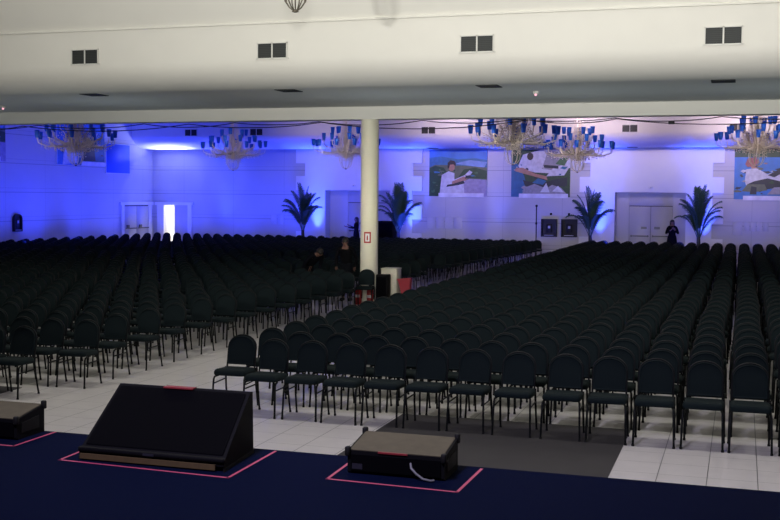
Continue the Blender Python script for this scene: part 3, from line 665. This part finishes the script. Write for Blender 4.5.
def pad_geo(b, m, hi=True):
    n = 12 if hi else 6
    pr = [(-.022, .015), (-.032, .006), (-.034, 0), (0, -.004), (.014, .0), (.018, .015)] if hi else [(-.034, 0), (.014, 0)]
    rings = []
    for dy, ins in pr:
        hw = .182-ins; pts = arch(hw, .535+ins, .893-ins, n)
        rings.append([(u, back_y(v)+dy, v) for u, v in pts])
    b.loft(rings, m, True, None, hi)
def frame_geo(b, m, hi=True):
    pts = arch(.191, .46, ZT, 12 if hi else 6, .80); b.tube([(u, back_y(v)+.004, v) for u, v in pts], .0115 if hi else .012, m, 8 if hi else 3, hi)
def leg_geo(b, sx, front, m, hi=True):
    if front: pts = [(sx*.19, -.10, .425), (sx*.205, -.175, .42), (sx*.208, -.20, .39), (sx*.212, -.215, .25), (sx*.218, -.235, .004)]
    else: pts = [(sx*.205, .165, .50), (sx*.205, .165, .42), (sx*.210, .185, .25), (sx*.214, .235, .004)]
    if not hi: pts = [pts[1], pts[-1]]
    b.tube(pts, .0125 if hi else .013, m, 8 if hi else 3, hi)
    if hi: b.lathe([(.016, .0), (.016, .02), (.013, .024)], m_rubber, 8, (pts[-1][0], pts[-1][1], 0))
def str_geo(b, sx, m, hi=True):
    b.tube([(sx*.210, -.205, .335), (sx*.209, .172, .345)], .009, m, 6 if hi else 3, hi)
def make_chair():
    t = empty('banquet_chair')
    b = MB(); seat_geo(b, m_fabric); b.build('seat', t)
    b = MB(); pad_geo(b, m_fabric); b.build('backrest', t)
    b = MB(); frame_geo(b, m_tube); tag(b.build('back_frame', t), 'black tubular frame arched around the backrest')
    for sx in (-1, 1):
        for fr in (True, False): b = MB(); leg_geo(b, sx, fr, m_tube); b.build('leg', t)
        b = MB(); str_geo(b, sx, m_tube); b.build('stretcher', t)
    return t
low = MB(); seat_geo(low, m_fabric, False); pad_geo(low, m_fabric, False); frame_geo(low, m_tube, False)
for sx in (-1, 1):
    leg_geo(low, sx, True, m_tube, False); leg_geo(low, sx, False, m_tube, False); str_geo(low, sx, m_tube, False)

ORD = 'zeroth first second third fourth fifth sixth seventh eighth ninth tenth eleventh twelfth thirteenth fourteenth fifteenth sixteenth seventeenth eighteenth nineteenth twentieth'.split()
TENS = {20: 'twenty', 30: 'thirty', 40: 'forty'}
def ordw(n): return ORD[n] if n <= 20 else TENS[n//10*10]+'-'+ORD[n % 10] if n % 10 else 'thirtieth'
seats = []
fx = [-6.13, -5.58, -5.05, -4.54, -4.02, -3.49, -2.99, -2.45, -1.88, -1.38, -.88, -.35, .13, .65, 1.17, 1.69]+[1.69+.519*k for k in range(1, 9)]
J = lambda s: random.uniform(-s, s)
for r in range(42):                                # block behind the dark mat
    y = 12.60+.845*r+(.45 if r > 16 else 0)
    if y > 47.9: break
    dx = J(.03)
    for c in range(24):
        x = fx[c] if r == 0 else -6.09+.519*c+dx
        seats.append((x+J(.012), y+J(.02)+(.26 if c == 0 else 0), J(.035), 'R', r, c))
LYS = [12.62, 13.60, 14.48, 15.40]+[15.40+.93*k for k in range(1, 18)]
for r, y in enumerate(LYS):                        # block beside the column
    x0 = -9.25 if r == 0 else -8.93+J(.03)
    for c in range(40):
        x = x0-.53*c
        if x < XL+.5: break
        if c < 1 and 25.5 < y < 28.2: continue
        if c < 2 and 26.2 < y < 28.2: continue
        if c < 6 and 26.3 < y < 27.9: continue
        seats.append((x+J(.02), y+J(.03), J(.05), 'L', r, c))
for r in range(16):                                # rear block across the cross aisle
    y = 34.2+.845*r
    if y > 47.3: break
    for c in range(36):
        x = -9.05+.07*(y-36)-.52*c+J(.015)
        if x < XL+.4: break
        if 17 < c < 19: continue
        seats.append((x, y+J(.02), J(.04), 'F', r, c))
vis = []
for s in seats:
    d, px = pix(s[0], s[1], .6)
    if -16 < px < 800: vis.append((d, s))
    elif -60 < px < 1250: vis.append((d+500, s))
vis.sort(key=lambda q: q[0])
NEAR = 299
proto = make_chair(); first = True
for d, (x, y, rz, blk, r, c) in vis[:NEAR]:
    if first: o = proto; first = False
    else: o = copy_tree(proto)
    o.location = (x, y, 0); o.rotation_euler.z = rz
    row = 'front row' if r == 0 else ordw(r+1)+' row'
    seat = 'at the aisle end' if c == 0 else ordw(c+1)+' from the aisle'
    where = 'block behind the dark mat' if blk == 'R' else 'column-side block'
    tag(o, 'dark green chair, %s, %s of the %s' % (seat, row, where), 'chair', 'chairs of the block behind the dark mat' if blk == 'R' else 'chairs of the column-side block')
o = copy_tree(proto); o.location = (-8.76, 25.72, 0); o.rotation_euler.z = .12
if 'group' in o: del o['group']
tag(o, 'single dark chair set apart right in front of the column foot', 'chair')
big = MB(); big.mats = list(low.mats); nv = len(low.v); VV, FF, MI = [], [], []
for d, (x, y, rz, blk, r, c) in vis[NEAR:]:
    ca, sa = math.cos(rz), math.sin(rz); k = len(VV)
    VV.extend([(x+p[0]*ca-p[1]*sa, y+p[0]*sa+p[1]*ca, p[2]) for p in low.v])
    FF.extend([[k+i for i in f] for f in low.f]); MI.extend(low.mi)
big.v, big.f, big.mi, big.sm = VV, FF, MI, [False]*len(FF)
tag(big.build('distant_chairs'), 'hundreds of dark chairs in packed rows filling the far hall', 'chairs', None, 'stuff')

# ------------------------------------------------------------------ light
def area(name, loc, target, size, power, c, spread=PI, sy=None):
    l = bpy.data.lights.new(name, 'AREA'); l.energy = power; l.color = c; l.spread = spread
    if sy: l.shape = 'RECTANGLE'; l.size = size; l.size_y = sy
    else: l.shape = 'DISK'; l.size = size
    o = bpy.data.objects.new(name, l); col.objects.link(o); o.location = loc
    o.rotation_euler = (Vector(target)-Vector(loc)).to_track_quat('-Z', 'Y').to_euler(); return o
def point(name, loc, power, c, r=.2):
    l = bpy.data.lights.new(name, 'POINT'); l.energy = power; l.color = c; l.shadow_soft_size = r
    o = bpy.data.objects.new(name, l); col.objects.link(o); o.location = loc; return o
W = (1., .975, .90)
for x, p in ((-14, 85), (-8, 170), (-2, 205), (4, 140)):
    area('fill_spot', (x, 4.5, 4.6), (x, 21., 8.0), .5, p*.92, W, 1.25)  # unseen spots added to brighten the near bulkhead and ceiling
area('fill_spot', (-6.5, 5., 4.4), (-8.97, 26.4, 2.4), .15, 8.5, (1., .95, .78), .22)  # narrow spot added to brighten the column alone
for x in (-20, -14.5, -7.6, -3.5, 1):
    area('soffit_fill', (x, 23.6, 1.05), (x, 23.6, 5), .3, 11, (.72, .88, 1.), 2.4)  # unseen lamps added at chair height to lift the dark near soffit
for x in (-12, -4, 4):
    area('house_lamp', (x, 13., 8.8), (x, 13.5, 0), 1.2, 140, W)
area('stage_lamp', (-3, 2., 7.), (-2, 10, 0), 1.0, 150, (.74, .68, 1.), 1.5)
BL = (.018, .042, 1.)
for x, p in ((-26.6, 230), (-23.6, 230), (-20.6, 230), (-17.5, 200), (-14.5, 170), (-11.5, 140), (-8.5, 130), (-5.5, 130), (-2.5, 130), (.5, 120), (3.5, 110)):
    area('wall_flood', (x, 48.0, .75), (x, 49.3, 4.6), .4, p*(.50 if x < -16 else .30), BL, 2.6)
for y, p in ((34, 230), (37, 230), (40, 230), (43, 230), (46, 210)):
    area('wall_flood', (XL+2., y, .75), (XL+.7, y, 4.6), .4, p*.50, BL, 2.6)
for x, p in ((-24.3, 9), (-19.4, 45), (-14.6, 45), (-10.52, 9), (-6.0, 40), (-1.55, 40)):
    area('palm_uplight', (x, 49.5, .3), (x, 49.6, 4.0), .12, p*1.5, (.04, .09, 1.), .75)
for x, q in ((-27.5, 12), (-26.8, 22), (-26.1, 12)):
    area('cove_lamp', (x, 49.35, 4.3), (x, 48.8, 5.2), .2, q*1.3, (.55, .62, 1.), 2.2)
for x, y, z, lab in spots:
    k = .55 if x < -18 else 1.
    point('crystal_fill', (x+.6, y-1.7, z+1.5), 18*k, (1., .84, .74), .06); point('crystal_fill', (x-.6, y-1.7, z+.4), 18*k, (1., .84, .74), .06)  # fill points added in front of each chandelier to brighten its near side
PK = (1., .72, .80)
for x, p in ((-18, 25), (-12, 80), (-6, 100), (0, 110), (5, 90)):
    area('hall_lamp', (x, 40, 6.4), (x, 48, 6.1), 1.0, p*.50, (1., .78, .95), .85)
for x, p in ((-9, 60), (-1, 90), (5, 70)):
    area('hall_lamp', (x, 34, 7.4), (x, 48, 2.6), 1.5, p*.27, PK, 1.3)
area('corridor_lamp', (-27.3, 51.6, 2.85), (-27.3, 51.6, 0), 1.5, 170, (1, .97, .92))
w = bpy.data.worlds.new('world'); scene.world = w; w.use_nodes = True
w.node_tree.nodes['Background'].inputs[0].default_value = (.3, .35, .5, 1); w.node_tree.nodes['Background'].inputs[1].default_value = .02

scene.view_settings.view_transform = 'Standard'; scene.view_settings.look = 'None'
scene.view_settings.exposure = 0; scene.view_settings.gamma = 1
scene.cycles.use_denoising = True; scene.cycles.max_bounces = 6
